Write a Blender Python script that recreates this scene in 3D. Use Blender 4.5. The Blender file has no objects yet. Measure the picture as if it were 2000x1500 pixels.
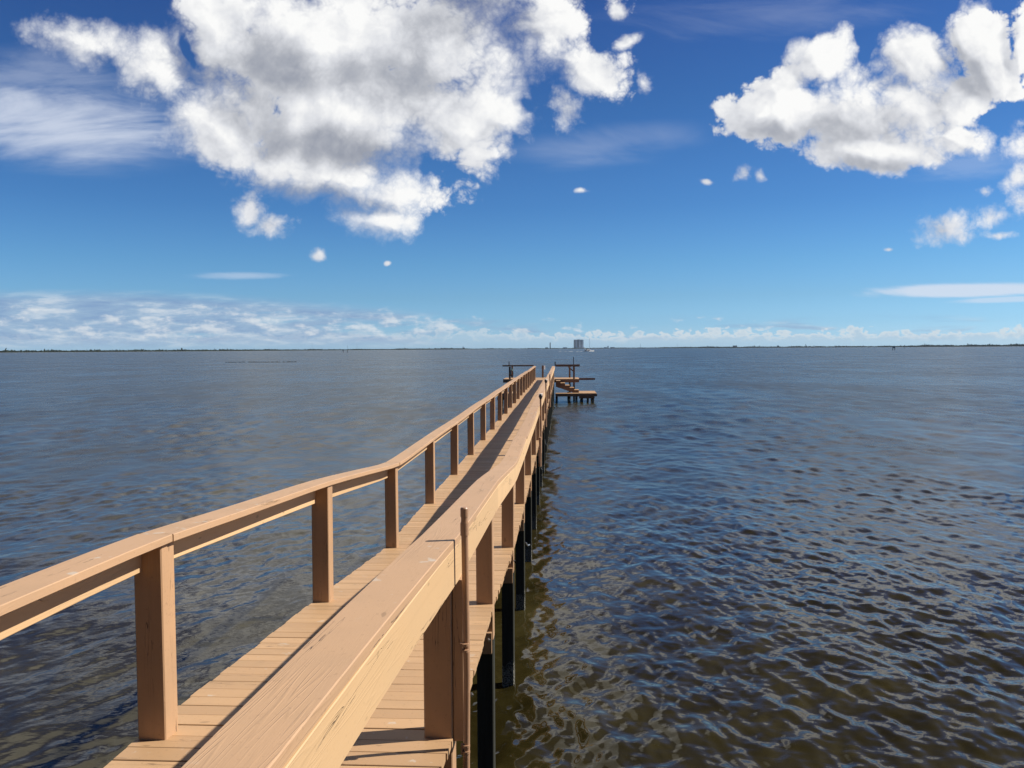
import bpy, math, random
import numpy as np
from mathutils import Vector, Matrix

random.seed(7)
rng = np.random.default_rng(11)
SC = bpy.context.scene
COL = SC.collection
RAD = math.radians

# ------------------------------------------------------------------ camera
CAM_H = 4.05                        # metres above the water
PITCH = math.atan(68.6 / 1700.0)
cam = bpy.data.cameras.new("camera")
cam.lens = 36.0 * 1700 / 2000
cam.sensor_width = 36.0
cam.clip_start = 0.05
cam.clip_end = 80000
cam_ob = bpy.data.objects.new("camera", cam)
COL.objects.link(cam_ob)
cam_ob.location = (0, 0, CAM_H)
cam_ob.rotation_euler = (math.pi / 2 - PITCH, RAD(0.33), 0)
SC.camera = cam_ob

# ------------------------------------------------------------------ exposure
SC.view_settings.view_transform = 'Standard'
SC.view_settings.look = 'None'
SC.view_settings.exposure = 0.62
SC.view_settings.gamma = 1.0
SC.view_settings.use_curve_mapping = False
SC.cycles.max_bounces = 8
SC.cycles.use_denoising = True

# ------------------------------------------------------------------ sun
SUN_EL = RAD(41.5)
SUN_AZ = RAD(79.0)                  # clockwise from +Y (the way the pier runs)
sun_dir = Vector((math.sin(SUN_AZ) * math.cos(SUN_EL), math.cos(SUN_AZ) * math.cos(SUN_EL), math.sin(SUN_EL)))
sun = bpy.data.lights.new("sun", 'SUN')
sun.energy = 5.0
sun.angle = RAD(0.53)
sun.color = (1.0, 0.93, 0.82)
sun_ob = bpy.data.objects.new("sun", sun)
COL.objects.link(sun_ob)
sun_ob.rotation_euler = (-sun_dir).to_track_quat('-Z', 'Y').to_euler()
sun_ob.location = (40, 10, 60)


# ------------------------------------------------------------------ node helpers
class NT:
    def __init__(self, tree):
        self.t = tree

    def new(self, typ, **kw):
        n = self.t.nodes.new(typ)
        for k, v in kw.items():
            setattr(n, k, v)
        return n

    def put(self, sock, v):
        if isinstance(v, bpy.types.NodeSocket):
            self.t.links.new(v, sock)
        elif v is not None:
            if hasattr(sock.default_value, '__len__') and not hasattr(v, '__len__'):
                v = [v] * len(sock.default_value)
            elif hasattr(v, '__len__') and len(sock.default_value) == 4 and len(v) == 3:
                v = (*v, 1.0)
            sock.default_value = v

    def m(self, op, a, b=None, c=None, clamp=False):
        n = self.new('ShaderNodeMath', operation=op, use_clamp=clamp)
        for i, v in enumerate((a, b, c)):
            if v is not None:
                self.put(n.inputs[i], v)
        return n.outputs[0]

    def add(self, a, b): return self.m('ADD', a, b)
    def sub(self, a, b): return self.m('SUBTRACT', a, b)
    def mul(self, a, b): return self.m('MULTIPLY', a, b)

    def v(self, op, a, b=None, c=None):
        n = self.new('ShaderNodeVectorMath', operation=op)
        self.put(n.inputs[0], a)
        if b is not None:
            self.put(n.inputs['Scale'] if op == 'SCALE' else n.inputs[1], b)
        if c is not None:
            self.put(n.inputs[2], c)
        return n.outputs['Value'] if op in ('LENGTH', 'DOT_PRODUCT', 'DISTANCE') else n.outputs['Vector']

    def noise(self, vec, scale=1.0, detail=2.0, rough=0.5, dist=0.0, dim='3D', out='Fac'):
        n = self.new('ShaderNodeTexNoise', noise_dimensions=dim)
        self.put(n.inputs['Vector'], vec)
        self.put(n.inputs['Scale'], scale)
        self.put(n.inputs['Detail'], detail)
        self.put(n.inputs['Roughness'], rough)
        self.put(n.inputs['Distortion'], dist)
        return n.outputs[out]

    def step(self, x, lo, hi, a=0.0, b=1.0, kind='SMOOTHSTEP'):
        n = self.new('ShaderNodeMapRange', interpolation_type=kind)
        self.put(n.inputs['Value'], x)
        self.put(n.inputs['From Min'], lo)
        self.put(n.inputs['From Max'], hi)
        self.put(n.inputs['To Min'], a)
        self.put(n.inputs['To Max'], b)
        return n.outputs[0]

    def mix(self, f, a, b, blend='MIX'):
        n = self.new('ShaderNodeMix', data_type='RGBA', blend_type=blend)
        self.put(n.inputs['Factor'], f)
        self.put(n.inputs['A'] if False else n.inputs[6], a)
        self.put(n.inputs[7], b)
        return n.outputs[2]

    def ramp(self, x, stops, interp='LINEAR'):
        n = self.new('ShaderNodeValToRGB')
        cr = n.color_ramp
        cr.interpolation = interp
        while len(cr.elements) > 1:
            cr.elements.remove(cr.elements[0])
        cr.elements[0].position = stops[0][0]
        cr.elements[0].color = (*stops[0][1], 1)
        for p, c in stops[1:]:
            e = cr.elements.new(p)
            e.color = (*c, 1)
        self.put(n.inputs[0], x)
        return n.outputs[0]

    def xyz(self, x, y, z=0.0):
        n = self.new('ShaderNodeCombineXYZ')
        for i, v in enumerate((x, y, z)):
            self.put(n.inputs[i], v)
        return n.outputs[0]

    def sep(self, v):
        n = self.new('ShaderNodeSeparateXYZ')
        self.put(n.inputs[0], v)
        return n.outputs

    def mapping(self, vec, loc=(0, 0, 0), rot=(0, 0, 0), scale=(1, 1, 1), kind='POINT'):
        n = self.new('ShaderNodeMapping', vector_type=kind)
        self.put(n.inputs['Vector'], vec)
        n.inputs['Location'].default_value = loc
        n.inputs['Rotation'].default_value = rot
        n.inputs['Scale'].default_value = scale
        return n.outputs[0]


def lit(r, g, b):
    # radiance of sunlit cloud, before the world background's strength and the exposure
    return tuple(10 * c for c in srgb(r, g, b))


def srgb(r, g, b):
    f = lambda c: (c / 255 / 12.92) if c / 255 <= 0.04045 else ((c / 255 + 0.055) / 1.055) ** 2.4
    return (f(r), f(g), f(b))


# ------------------------------------------------------------------ sky with clouds
# Sky coordinates: p = (dx/dy, dz/dy) of the viewing direction, so a cloud sits at a fixed compass bearing and height.
def sky_p(x, y):
    u, v = (x - 1000) / 1700.0, (750 - y) / 1700.0
    r = RAD(0.33)
    u, v = u * math.cos(r) + v * math.sin(r), v * math.cos(r) - u * math.sin(r)
    dy = math.cos(PITCH) + v * math.sin(PITCH)
    return (u / dy, (v * math.cos(PITCH) - math.sin(PITCH)) / dy)


CLOUDS_WEST = [  # x, y, rx, ry, rotation (deg, clockwise in the picture)
    (165, 72, 150, 58, 12), (310, 135, 140, 85, 32), (430, 235, 165, 115, 38),
    (440, 70, 130, 120, 0), (600, 100, 300, 165, 0), (860, 80, 270, 155, 0), (1060, 60, 110, 125, 0),
    (1150, 138, 145, 62, 22), (700, 230, 290, 130, 0), (890, 235, 175, 100, 0),
    (640, 330, 220, 95, 10), (760, 375, 140, 90, 0), (735, 425, 130, 52, 0),
    (990, 230, 85, 60, 0), (700, -120, 460, 170, 0), (980, -80, 270, 140, 0),
]
CLOUDS_EAST = [
    (1615, 112, 84, 74, 0), (1785, 128, 92, 84, 0), (1890, 70, 62, 82, 0), (1935, 135, 85, 85, 0),
    (1530, 175, 85, 70, 0), (1545, 225, 130, 90, 0), (1680, 235, 190, 112, 0), (1790, 215, 150, 115, 0), (1700, 300, 165, 56, 0),
    (1860, 200, 110, 95, 0), (1870, 265, 85, 45, 0), (1496, 210, 54, 86, 0), (2000, 90, 40, 90, 0),
]
SCRAPS_WEST = [
    (1105, 212, 52, 52, 0), (492, 405, 42, 56, 0), (527, 440, 58, 36, 0), (620, 500, 19, 17, 20), (755, 515, 9, 6, 0),
    (1203, 20, 22, 20, 0), (1222, 84, 34, 14, -25), (1258, 160, 26, 34, 0), (1131, 373, 22, 8, 0),
]
SCRAPS_EAST = [
    (1998, 285, 62, 52, 0), (1990, 350, 56, 44, -30), (1998, 395, 40, 44, 0), (1848, 448, 92, 42, 0), (1942, 424, 66, 32, 0), (1925, 380, 26, 16, 0),
    (1450, 338, 28, 22, 0), (1484, 346, 20, 18, 0), (1376, 355, 19, 8, 0), (1427, 245, 16, 22, 0), (1560, 100, 40, 50, 0), (1900, 15, 40, 30, 0),
    (1950, 457, 60, 14, 0), (1735, 485, 12, 6, 0), (1900, 275, 70, 40, 15),
]
HOLES_WEST = [(296, 4, 44, 30, 20), (385, 105, 10, 40, -38), (1030, 212, 26, 18, 20), (1222, 50, 36, 36, 0)]
HOLES_EAST = [(1695, 85, 24, 64, 0), (1815, 15, 28, 50, 0), (1940, 235, 70, 40, -20), (1455, 85, 40, 40, 0)]
GREYS_WEST = [
    (640, 290, 250, 42, 5), (470, 215, 130, 70, 40), (900, 40, 150, 70, 0), (600, 385, 150, 34, 8), (390, 140, 130, 40, 35),
    (760, 170, 170, 60, 10), (540, 130, 120, 60, 20),
]
GREYS_EAST = [
    (1510, 275, 120, 44, 12), (1640, 255, 120, 60, 0), (1870, 150, 90, 55, -20), (1700, 325, 120, 22, 0),
    (1955, 428, 60, 20, 0), (1860, 465, 70, 14, 0),
]

world = bpy.data.worlds.new("World")
SC.world = world
world.use_nodes = True
W = NT(world.node_tree)
for n in list(W.t.nodes):
    W.t.nodes.remove(n)
sky = W.new('ShaderNodeTexSky', sky_type='NISHITA')
sky.sun_disc = False
sky.sun_elevation = SUN_EL
sky.sun_rotation = SUN_AZ
sky.altitude = 0
sky.air_density = 1.0
sky.dust_density = 0.6
sky.ozone_density = 2.0
SKY_K = 0.065
dx, dy, dz = W.sep(W.v('NORMALIZE', W.new('ShaderNodeTexCoord').outputs['Generated']))
front = W.step(dy, 0.30, 0.45)                                     # the part of the sky ahead
dys = W.m('MAXIMUM', dy, 0.2)
px, pz = W.m('DIVIDE', dx, dys), W.m('DIVIDE', dz, dys)
P = W.xyz(px, pz, 0.0)


def blob_field(vec, blobs, dist):
    # every blob waits for the one before it (through the z slot, divided away), which keeps the shader's stack small
    qx, qy, qz = W.sep(vec)
    acc = None
    for (x, y, rx, ry, rot) in blobs:
        c = sky_p(x, y)
        v = W.xyz(qx, qy, 0.0 if acc is None else acc)
        loc = W.mapping(v, (c[0], c[1], 0), (0, 0, -RAD(rot)), (rx / 1700, ry / 1700, 1e6), 'TEXTURE')
        f = W.sub(1.0, W.v('LENGTH', loc))
        acc = f if acc is None else W.m('SMOOTH_MAX', acc, f, dist)
    return acc


def warp(vec, scale, detail, amount):
    return W.v('SCALE', W.v('SUBTRACT', W.noise(vec, scale, detail, 0.6, 0, '3D', 'Color'), (0.5, 0.5, 0.5)), amount)


def billow(vec, s0, w, octs=5):
    # a sum of rounded bumps, each octave half the size of the last
    acc = None
    for k, (s, a) in enumerate(list(zip((1, 2.1, 4.3, 8.9, 18.0), (1, .55, .34, .21, .13)))[:octs]):
        v = W.v('ADD', vec, (3.7 * k, 1.9 * k, w))
        if acc is not None:
            v = W.v('ADD', v, W.xyz(0, 0, W.mul(acc, 1e-4)))
        n = W.noise(v, s0 * s, 0.0, 0.5, 0.0, '3D')
        b = W.mul(W.m('ABSOLUTE', W.sub(n, 0.5)), 2.0 * a)
        acc = b if acc is None else W.add(acc, b)
    return W.sub(acc, 0.56)


def clampf(x, lo, hi):
    return W.m('MINIMUM', W.m('MAXIMUM', x, lo), hi)


def cumulus(base, blobs, scraps, holes, greys, smooth, seed, edge, dark):
    """Cloud colour over the clear sky; blobs give the mass, scraps the loose shreds, greys the shaded undersides."""
    wv = warp(W.v('ADD', P, (0, 0, seed)), 8.0, 4.0, 0.050)

    def mass(off):
        v = P if off is None else W.v('ADD', P, off)
        F = blob_field(W.v('ADD', v, wv), blobs, smooth)
        b = billow(W.v('ADD', v, W.v('SCALE', wv, 0.5)), 15.0, seed, 5 if off is None else 4)
        return F, b

    F0, b0 = mass(None)
    hole = W.m('MAXIMUM', blob_field(W.v('ADD', P, W.v('SCALE', wv, 1.6)), holes, 0.05), 0.0)
    F0 = W.sub(F0, W.mul(hole, 0.62))
    fine = W.sub(W.noise(P, 48.0, 6.0, 0.66), 0.5)
    H0 = W.add(W.add(F0, W.mul(b0, 0.58)), W.mul(fine, 0.46))
    F1, b1 = mass((0.020, 0.013, 0.0))
    soft = W.step(W.noise(P, 5.0, 1.0), 0.38, 0.62, edge[0], edge[1])
    a_main = W.step(W.m('DIVIDE', W.sub(H0, 0.05), soft), 0.0, 1.0)
    # shreds
    Fs = blob_field(W.v('ADD', P, W.v('SCALE', wv, 0.55)), scraps, 0.1)
    Hs = W.add(W.add(Fs, W.mul(b0, 0.75)), W.mul(fine, 1.1))
    a_s = W.mul(W.step(Hs, 0.05, 0.95), 0.95)
    alpha = W.m('MAXIMUM', a_main, a_s)
    # light: big shape first, then the bumps, then the grey undersides
    big = W.mul(clampf(W.sub(F0, F1), -0.14, 0.14), 0.70)
    small = W.mul(W.sub(b0, b1), 0.19)
    g = blob_field(W.v('ADD', P, W.v('SCALE', wv, 0.8)), greys, 0.35)
    grey = W.mul(W.step(W.add(g, W.mul(b0, -0.25)), -0.25, 0.75), W.step(H0, 0.02, 0.5))
    lum = W.add(W.add(0.895, big), small)
    lum = W.add(lum, W.mul(W.sub(W.noise(W.v('ADD', P, wv), 6.0, 3.0, 0.5), 0.5), 0.28))
    lum = W.sub(lum, W.mul(grey, dark))
    lum = clampf(lum, 0.40, 1.0)
    col = W.ramp(lum, [(0.40, lit(146, 152, 166)), (0.62, lit(184, 187, 195)), (0.82, lit(223, 225, 230)), (1.0, lit(252, 252, 251))])
    return W.mix(alpha, base, col)


def bgnode(col):
    bg = W.new('ShaderNodeBackground')
    W.put(bg.inputs['Color'], col)
    bg.inputs['Strength'].default_value = SKY_K
    return bg.outputs[0]


def choose(fac, a, b):
    n = W.new('ShaderNodeMixShader')
    W.put(n.inputs[0], fac)
    W.t.links.new(a, n.inputs[1])
    W.t.links.new(b, n.inputs[2])
    return n.outputs[0]


def between(x, lo, hi):
    return W.mul(W.m('GREATER_THAN', x, lo), W.m('LESS_THAN', x, hi))


tint = W.ramp(W.m('MAXIMUM', dz, 0.0), [(0.0, (0.742, 1.284, 2.26)), (0.028, (0.503, 0.944, 1.669)), (0.058, (0.422, 0.782, 1.283)),
                                        (0.097, (0.351, 0.707, 1.137)), (0.158, (0.263, 0.573, 0.989)), (0.265, (0.213, 0.465, 0.834)),
                                        (0.358, (0.19, 0.381, 0.772)), (0.45, (0.085, 0.175, 0.35)), (0.75, (0.06, 0.12, 0.24))])
clear = W.mix(1.0, sky.outputs[0], tint, 'MULTIPLY')

# thin high veils
vn = W.noise(W.mapping(P, (0, 0, 0), (0, 0, RAD(8)), (1.0, 4.5, 1.0)), 4.0, 6.0, 0.6, 0.6)
veils = None
for (x, y, rx, ry, rot, lo, hi, k) in (
        (110, 245, 350, 115, 4, 0.46, 0.85, 0.74), (60, 150, 330, 80, 0, 0.55, 0.9, 0.28), (1180, 285, 260, 55, -6, 0.5, 0.95, 0.20),
        (1870, 568, 300, 19, -1, 0.52, 0.72, 0.75), (1970, 585, 180, 9, -2, 0.5, 0.75, 0.5), (480, 538, 150, 12, 0, 0.55, 0.8, 0.35),
        (1520, 30, 500, 70, -4, 0.62, 0.95, 0.14), (1900, 320, 220, 50, 0, 0.55, 0.9, 0.20)):
    cc = sky_p(x, y)
    loc = W.mapping(W.xyz(px, pz, 0.0 if veils is None else veils), (cc[0], cc[1], 0), (0, 0, -RAD(rot)), (rx / 1700, ry / 1700, 1e6), 'TEXTURE')
    f = W.m('MAXIMUM', W.sub(1.0, W.v('LENGTH', loc)), 0.0)
    s = W.mul(W.mul(W.step(W.add(vn, W.mul(f, 0.35)), lo, hi), W.step(f, 0.0, 0.55)), k)
    veils = s if veils is None else W.m('MAXIMUM', veils, s)
veiled = W.mix(W.mul(veils, front), clear, lit(222, 229, 242))

# distant banks along the horizon
west = W.step(px, 0.10, -0.50)
hv = W.v('MULTIPLY', P, (1.0, 2.3, 1.0))
n_lay = W.noise(W.v('MULTIPLY', P, (1.0, 9.0, 1.0)), 7.0, 6.0, 0.55, 0.3)
lay = W.mul(W.step(W.add(n_lay, W.mul(west, 0.30)), 0.50, 0.70), W.mul(W.step(pz, W.add(0.040, W.mul(west, 0.034)), W.add(0.022, W.mul(west, 0.034))), W.step(pz, 0.0, 0.012)))
n_puff = W.add(W.noise(hv, 30.0, 6.0, 0.58, 0.0), W.mul(W.sub(W.noise(W.v('MULTIPLY', P, (1, 2, 1)), 6.0, 2.0), 0.5), 0.45))
n_puff_up = W.add(W.noise(W.v('ADD', hv, (0.003, 0.007, 0)), 30.0, 6.0, 0.58, 0.0), W.mul(W.sub(W.noise(W.v('MULTIPLY', P, (1, 2, 1)), 6.0, 2.0), 0.5), 0.45))
zone = W.mul(W.step(pz, W.add(0.050, W.mul(west, 0.020)), W.add(0.030, W.mul(west, 0.014))), W.step(pz, 0.004, 0.02))
zone = W.mul(zone, W.step(px, 0.50, 0.05, 0.35, 1.0))
puff = W.mul(W.step(W.add(n_puff, W.mul(W.sub(zone, 1.0), 0.35)), W.sub(0.49, W.mul(west, 0.04)), 0.66), W.step(zone, 0.0, 0.3))
puff_l = clampf(W.add(0.55, W.mul(W.sub(n_puff, n_puff_up), 5.0)), 0.0, 1.0)
# a continuous low bank with a bumpy top
crest = W.add(W.add(0.0200, W.mul(W.sub(W.noise(W.xyz(px, 0.0, 2.0), 7.0, 2.0), 0.5), 0.016)), W.mul(billow(W.v('MULTIPLY', P, (1.0, 1.6, 1.0)), 42.0, 4.1, 4), 0.016))
rise = W.sub(crest, pz)
low = W.mul(W.step(rise, -0.0006, 0.0035), W.step(pz, 0.0, 0.016, 0.25, 0.9))
low = W.mul(low, W.step(px, -0.25, 0.16, 0.25, 1.0))
low_c = W.mix(W.step(rise, 0.0, 0.010), lit(232, 233, 231), lit(186, 206, 222))
n_str = W.noise(W.v('MULTIPLY', P, (1.0, 6.0, 1.0)), 16.0, 5.0, 0.6, 0.2)
hz = W.mix(W.mul(lay, 0.8), veiled, W.ramp(n_str, [(0.36, lit(132, 158, 196)), (0.52, lit(156, 180, 208)), (0.64, lit(206, 215, 226))]))
hz = W.mix(W.mul(puff, 0.72), hz, W.mix(puff_l, lit(160, 184, 210), lit(226, 231, 235)))
hz = W.mix(W.mul(low, 0.85), hz, low_c)

# the broken cloud overhead and behind, out of the frame but seen in the water
dzs = W.m('MAXIMUM', dz, 0.08)
Q = W.xyz(W.m('DIVIDE', dx, dzs), W.m('DIVIDE', dy, dzs), 0.0)
over_n = W.add(W.noise(Q, 1.25, 6.0, 0.56, 0.3), W.mul(W.sub(W.noise(W.v('ADD', Q, (9, 4, 2)), 0.4, 1.0), 0.5), 0.5))
over_t = W.add(W.step(dy, 0.30, 0.05, 0.0, 0.30), W.step(dz, 0.66, 0.80, 0.0, 0.30))
over_t = W.sub(over_t, W.mul(W.step(px, 0.10, -0.25), 0.34))
over_t = W.add(over_t, W.step(px, 0.02, 0.22, 0.02, 0.22))
over_a = W.mul(W.step(W.sub(over_n, over_t), 0.50, 0.60), W.step(dz, 0.375, 0.44))
over = W.mix(W.mul(over_a, 0.95), veiled, W.ramp(over_n, [(0.50, lit(238, 236, 230)), (0.70, lit(176, 178, 180))]))

ahead = W.mul(W.m('GREATER_THAN', dy, 0.45), W.m('LESS_THAN', dz, 0.43))
in_low = W.mul(ahead, between(pz, -0.5, 0.085))
in_west = W.mul(ahead, W.mul(between(px, -0.72, 0.168), between(pz, 0.088, 0.70)))
in_east = W.mul(ahead, W.mul(between(px, 0.205, 0.80), between(pz, 0.088, 0.70)))
sh = bgnode(over)
sh = choose(in_low, sh, bgnode(hz))
sh = choose(in_west, sh, bgnode(cumulus(over, CLOUDS_WEST, SCRAPS_WEST, HOLES_WEST, GREYS_WEST, 0.20, 0.3, (0.26, 0.90), 0.30)))
sh = choose(in_east, sh, bgnode(cumulus(over, CLOUDS_EAST, SCRAPS_EAST, HOLES_EAST, GREYS_EAST, 0.10, 5.3, (0.20, 0.55), 0.24)))
out = W.new('ShaderNodeOutputWorld')
W.t.links.new(sh, out.inputs['Surface'])
world.cycles.sampling_method = 'NONE'
# ==== END OF SKY


# ------------------------------------------------------------------ materials
def material(name):
    m = bpy.data.materials.new(name)
    m.use_nodes = True
    T = NT(m.node_tree)
    b = m.node_tree.nodes['Principled BSDF']
    return m, T, b


def attr(T, name, out='Vector'):
    n = T.new('ShaderNodeAttribute', attribute_name=name)
    return n.outputs[out]


def painted_wood(name, base, grain=1.0, dirt=1.0, droppings=0.0, rough=0.55):
    """Solid-stain tan timber: raised grain, hairline checks, scuffs, gull droppings on what lies flat."""
    m, T, b = material(name)
    wc = attr(T, 'wood')                       # metres: along the board, across it, through it
    rnd = attr(T, 'board', 'Fac')
    g1 = T.noise(T.v('MULTIPLY', wc, (0.5, 10.0, 10.0)), 1.0, 2.0, 0.5, 0.0)
    lines = T.m('PINGPONG', T.mul(g1, 17.0), 0.5)
    lines = T.step(lines, 0.0, 0.20, 1.0, 0.0)
    where = T.step(T.noise(T.v('MULTIPLY', wc, (0.9, 3.0, 3.0)), 1.0, 1.0), 0.46, 0.62)
    lines = T.mul(lines, where)
    fibre = T.noise(T.v('MULTIPLY', wc, (14.0, 260.0, 260.0)), 1.0, 3.0, 0.6)
    check = T.noise(T.v('MULTIPLY', wc, (1.6, 38.0, 38.0)), 1.0, 3.0, 0.5, 0.4)
    crack = T.mul(T.step(T.m('ABSOLUTE', T.sub(check, 0.5)), 0.0, 0.010, 1.0, 0.0), T.step(T.noise(T.v('MULTIPLY', wc, (0.9, 9.0, 9.0)), 1.0, 1.0), 0.60, 0.66))
    blot = T.noise(wc, 2.2, 5.0, 0.6)
    speck = T.noise(wc, 60.0, 2.0, 0.5)
    knot = T.step(T.noise(T.v('MULTIPLY', wc, (9, 26, 26)), 1.0, 0.0), 0.80, 0.84)
    col = T.mix(rnd, tuple(c * f for c, f in zip(base, (0.87, 0.86, 0.86))), tuple(min(1, c * 1.07) for c in base))
    col = T.mix(T.mul(T.step(blot, 0.40, 0.72), 0.42 * dirt), col, tuple(c * f for c, f in zip(base, (0.76, 0.80, 0.86))))
    col = T.mix(T.mul(T.step(speck, 0.64, 0.72), 0.30 * dirt), col, tuple(c * 0.45 for c in base))
    streak = T.noise(T.v('MULTIPLY', wc, (0.8, 22.0, 22.0)), 1.0, 4.0, 0.6)
    col = T.mix(T.mul(T.step(streak, 0.52, 0.74), 0.30 * dirt), col, tuple(c * f for c, f in zip(base, (0.72, 0.70, 0.68))))
    col = T.mix(T.mul(lines, 0.10 * grain), col, tuple(c * 0.6 for c in base))
    col = T.mix(T.mul(crack, 0.85), col, (0.03, 0.02, 0.015))
    col = T.mix(T.mul(knot, 0.5), col, tuple(c * 0.4 for c in base))
    if droppings:
        geo = T.new('ShaderNodeNewGeometry')
        up = T.step(T.sep(geo.outputs['Normal'])[2], 0.6, 0.9)
        dn = T.noise(T.v('ADD', geo.outputs['Position'], T.v('SCALE', T.noise(wc, 30.0, 2.0, 0.5, 0, '3D', 'Color'), 0.05)), 9.0, 2.0, 0.5)
        far = T.noise(geo.outputs['Position'], 0.35, 2.0)
        d = T.mul(T.mul(T.step(dn, 0.665, 0.72), T.step(far, 0.42, 0.60)), up)
        col = T.mix(T.mul(d, 0.75 * droppings), col, (0.4810, 0.4550, 0.4030))
    T.put(b.inputs['Base Color'], col)
    T.put(b.inputs['Roughness'], T.add(rough, T.mul(T.sub(blot, 0.5), 0.15)))
    b.inputs['Specular IOR Level'].default_value = 0.35
    h = T.add(T.mul(lines, -0.00055 * grain), T.mul(fibre, 0.0005 * grain))
    h = T.add(h, T.mul(crack, -0.003))
    h = T.add(h, T.mul(blot, 0.0012))
    bump = T.new('ShaderNodeBump')
    bump.inputs['Strength'].default_value = 0.9
    bump.inputs['Distance'].default_value = 1.0
    T.put(bump.inputs['Height'], h)
    T.put(b.inputs['Normal'], bump.outputs[0])
    return m


TAN = (0.4330, 0.2740, 0.1610)
M_CAP = painted_wood('painted_cap_timber', TAN, 1.3, 0.8, 1.0)
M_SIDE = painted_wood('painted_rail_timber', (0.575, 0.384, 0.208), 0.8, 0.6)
M_POST = painted_wood('painted_post_timber', (0.4030, 0.2470, 0.1398), 0.7, 1.0)
M_DECK = painted_wood('painted_deck_board', (0.4355, 0.2730, 0.1463), 0.6, 1.1, 0.6)
M_DOCK = painted_wood('painted_dock_timber', (0.185, 0.108, 0.068), 0.6, 1.2, 0.5)


def piling_material():
    m, T, b = material('creosoted_piling')
    geo = T.new('ShaderNodeNewGeometry').outputs['Position']
    z = T.sep(geo)[2]
    n = T.noise(geo, 14.0, 4.0, 0.6)
    tar = T.mix(T.noise(T.v('MULTIPLY', geo, (30, 30, 2)), 1.0, 3.0), (0.016, 0.0155, 0.0125), (0.0488, 0.0507, 0.0429))
    shell = T.mul(T.step(T.add(T.sub(0.30, z), T.mul(T.sub(n, 0.5), 0.5)), 0.0, 0.10), T.step(T.noise(geo, 70.0, 2.0), 0.42, 0.56))
    col = T.mix(T.mul(shell, 0.9), tar, (0.2600, 0.2535, 0.2210))
    T.put(b.inputs['Base Color'], col)
    b.inputs['Roughness'].default_value = 0.85
    b.inputs['Specular IOR Level'].default_value = 0.15
    bump = T.new('ShaderNodeBump')
    bump.inputs['Strength'].default_value = 1.0
    bump.inputs['Distance'].default_value = 1.0
    T.put(bump.inputs['Height'], T.add(T.mul(n, 0.004), T.mul(shell, 0.012)))
    T.put(b.inputs['Normal'], bump.outputs[0])
    return m


M_PILE = piling_material()


def plain(name, col, rough=0.5, metal=0.0, vary=0.12, scale=6.0, bump=0.0):
    m, T, b = material(name)
    geo = T.new('ShaderNodeTexCoord').outputs['Object']
    n = T.noise(geo, scale, 4.0, 0.6)
    T.put(b.inputs['Base Color'], T.mix(n, tuple(c * (1 - vary) for c in col), tuple(min(1, c * (1 + vary)) for c in col)))
    T.put(b.inputs['Roughness'], T.add(rough, T.mul(T.sub(n, 0.5), 0.2)))
    b.inputs['Metallic'].default_value = metal
    if bump:
        bn = T.new('ShaderNodeBump')
        bn.inputs['Distance'].default_value = bump
        T.put(bn.inputs['Height'], T.noise(geo, scale * 6, 3.0))
        T.put(b.inputs['Normal'], bn.outputs[0])
    return m


M_PIPE = plain('painted_steel_pipe', (0.3250, 0.1885, 0.1105), 0.42, 0.0, 0.18, 20, 0.0006)
M_STEEL = plain('galvanised_steel', (0.55, 0.56, 0.57), 0.35, 1.0, 0.1, 30)
M_BLACK = plain('black_plastic', (0.022, 0.024, 0.028), 0.4, 0.0, 0.2, 20)
M_WHITE = plain('white_plastic', (0.680, 0.680, 0.663), 0.4, 0.0, 0.03, 8)
M_HOSE = plain('green_rubber_hose', (0.010, 0.12, 0.095), 0.45, 0.0, 0.2, 20)
M_GEL = plain('white_gelcoat', (0.680, 0.680, 0.671), 0.25, 0.0, 0.03, 1)
M_NAVY = plain('dark_canvas', (0.03, 0.035, 0.05), 0.8, 0.0, 0.2, 2)
M_BEIGE = plain('beige_canvas', (0.55, 0.48, 0.36), 0.8, 0.0, 0.1, 2)
M_ALU = plain('aluminium_spar', (0.45, 0.47, 0.50), 0.35, 0.6, 0.05, 2)
M_GLASS = plain('dark_window', (0.02, 0.025, 0.03), 0.08, 0.0, 0.1, 2)
M_MARK = plain('weathered_timber', (0.045, 0.040, 0.036), 0.8, 0.0, 0.25, 4)
M_BOARD = plain('faded_day_board', (0.30, 0.29, 0.27), 0.7, 0.0, 0.15, 2)
M_WALL_PALE = plain('pale_metal_cladding', (0.42, 0.48, 0.58), 0.6, 0.0, 0.06, 0.03)
M_WALL_MID = plain('grey_metal_cladding', (0.25, 0.275, 0.32), 0.6, 0.0, 0.08, 0.03)
M_WALL_DARK = plain('dark_grey_cladding', (0.070, 0.088, 0.125), 0.6, 0.0, 0.1, 0.03)
M_TOWER = plain('grey_steel_lattice', (0.0910, 0.0975, 0.1105), 0.6, 0.2, 0.1, 0.05)
M_ROOFWHITE = plain('white_roof', (0.680, 0.680, 0.680), 0.5, 0.0, 0.03, 0.05)


def foliage_material():
    m, T, b = material('mangrove_foliage')
    geo = T.new('ShaderNodeNewGeometry').outputs['Position']
    n = T.noise(geo, 0.08, 4.0, 0.65)
    T.put(b.inputs['Base Color'], T.ramp(n, [(0.3, (0.008, 0.015, 0.008)), (0.55, (0.018, 0.027, 0.014)), (0.75, (0.034, 0.042, 0.022))]))
    b.inputs['Roughness'].default_value = 0.85
    b.inputs['Specular IOR Level'].default_value = 0.15
    return m


M_TREES = foliage_material()
M_SHORE = plain('shore_ground', (0.0650, 0.0618, 0.0390), 0.9, 0.0, 0.3, 0.02)


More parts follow.
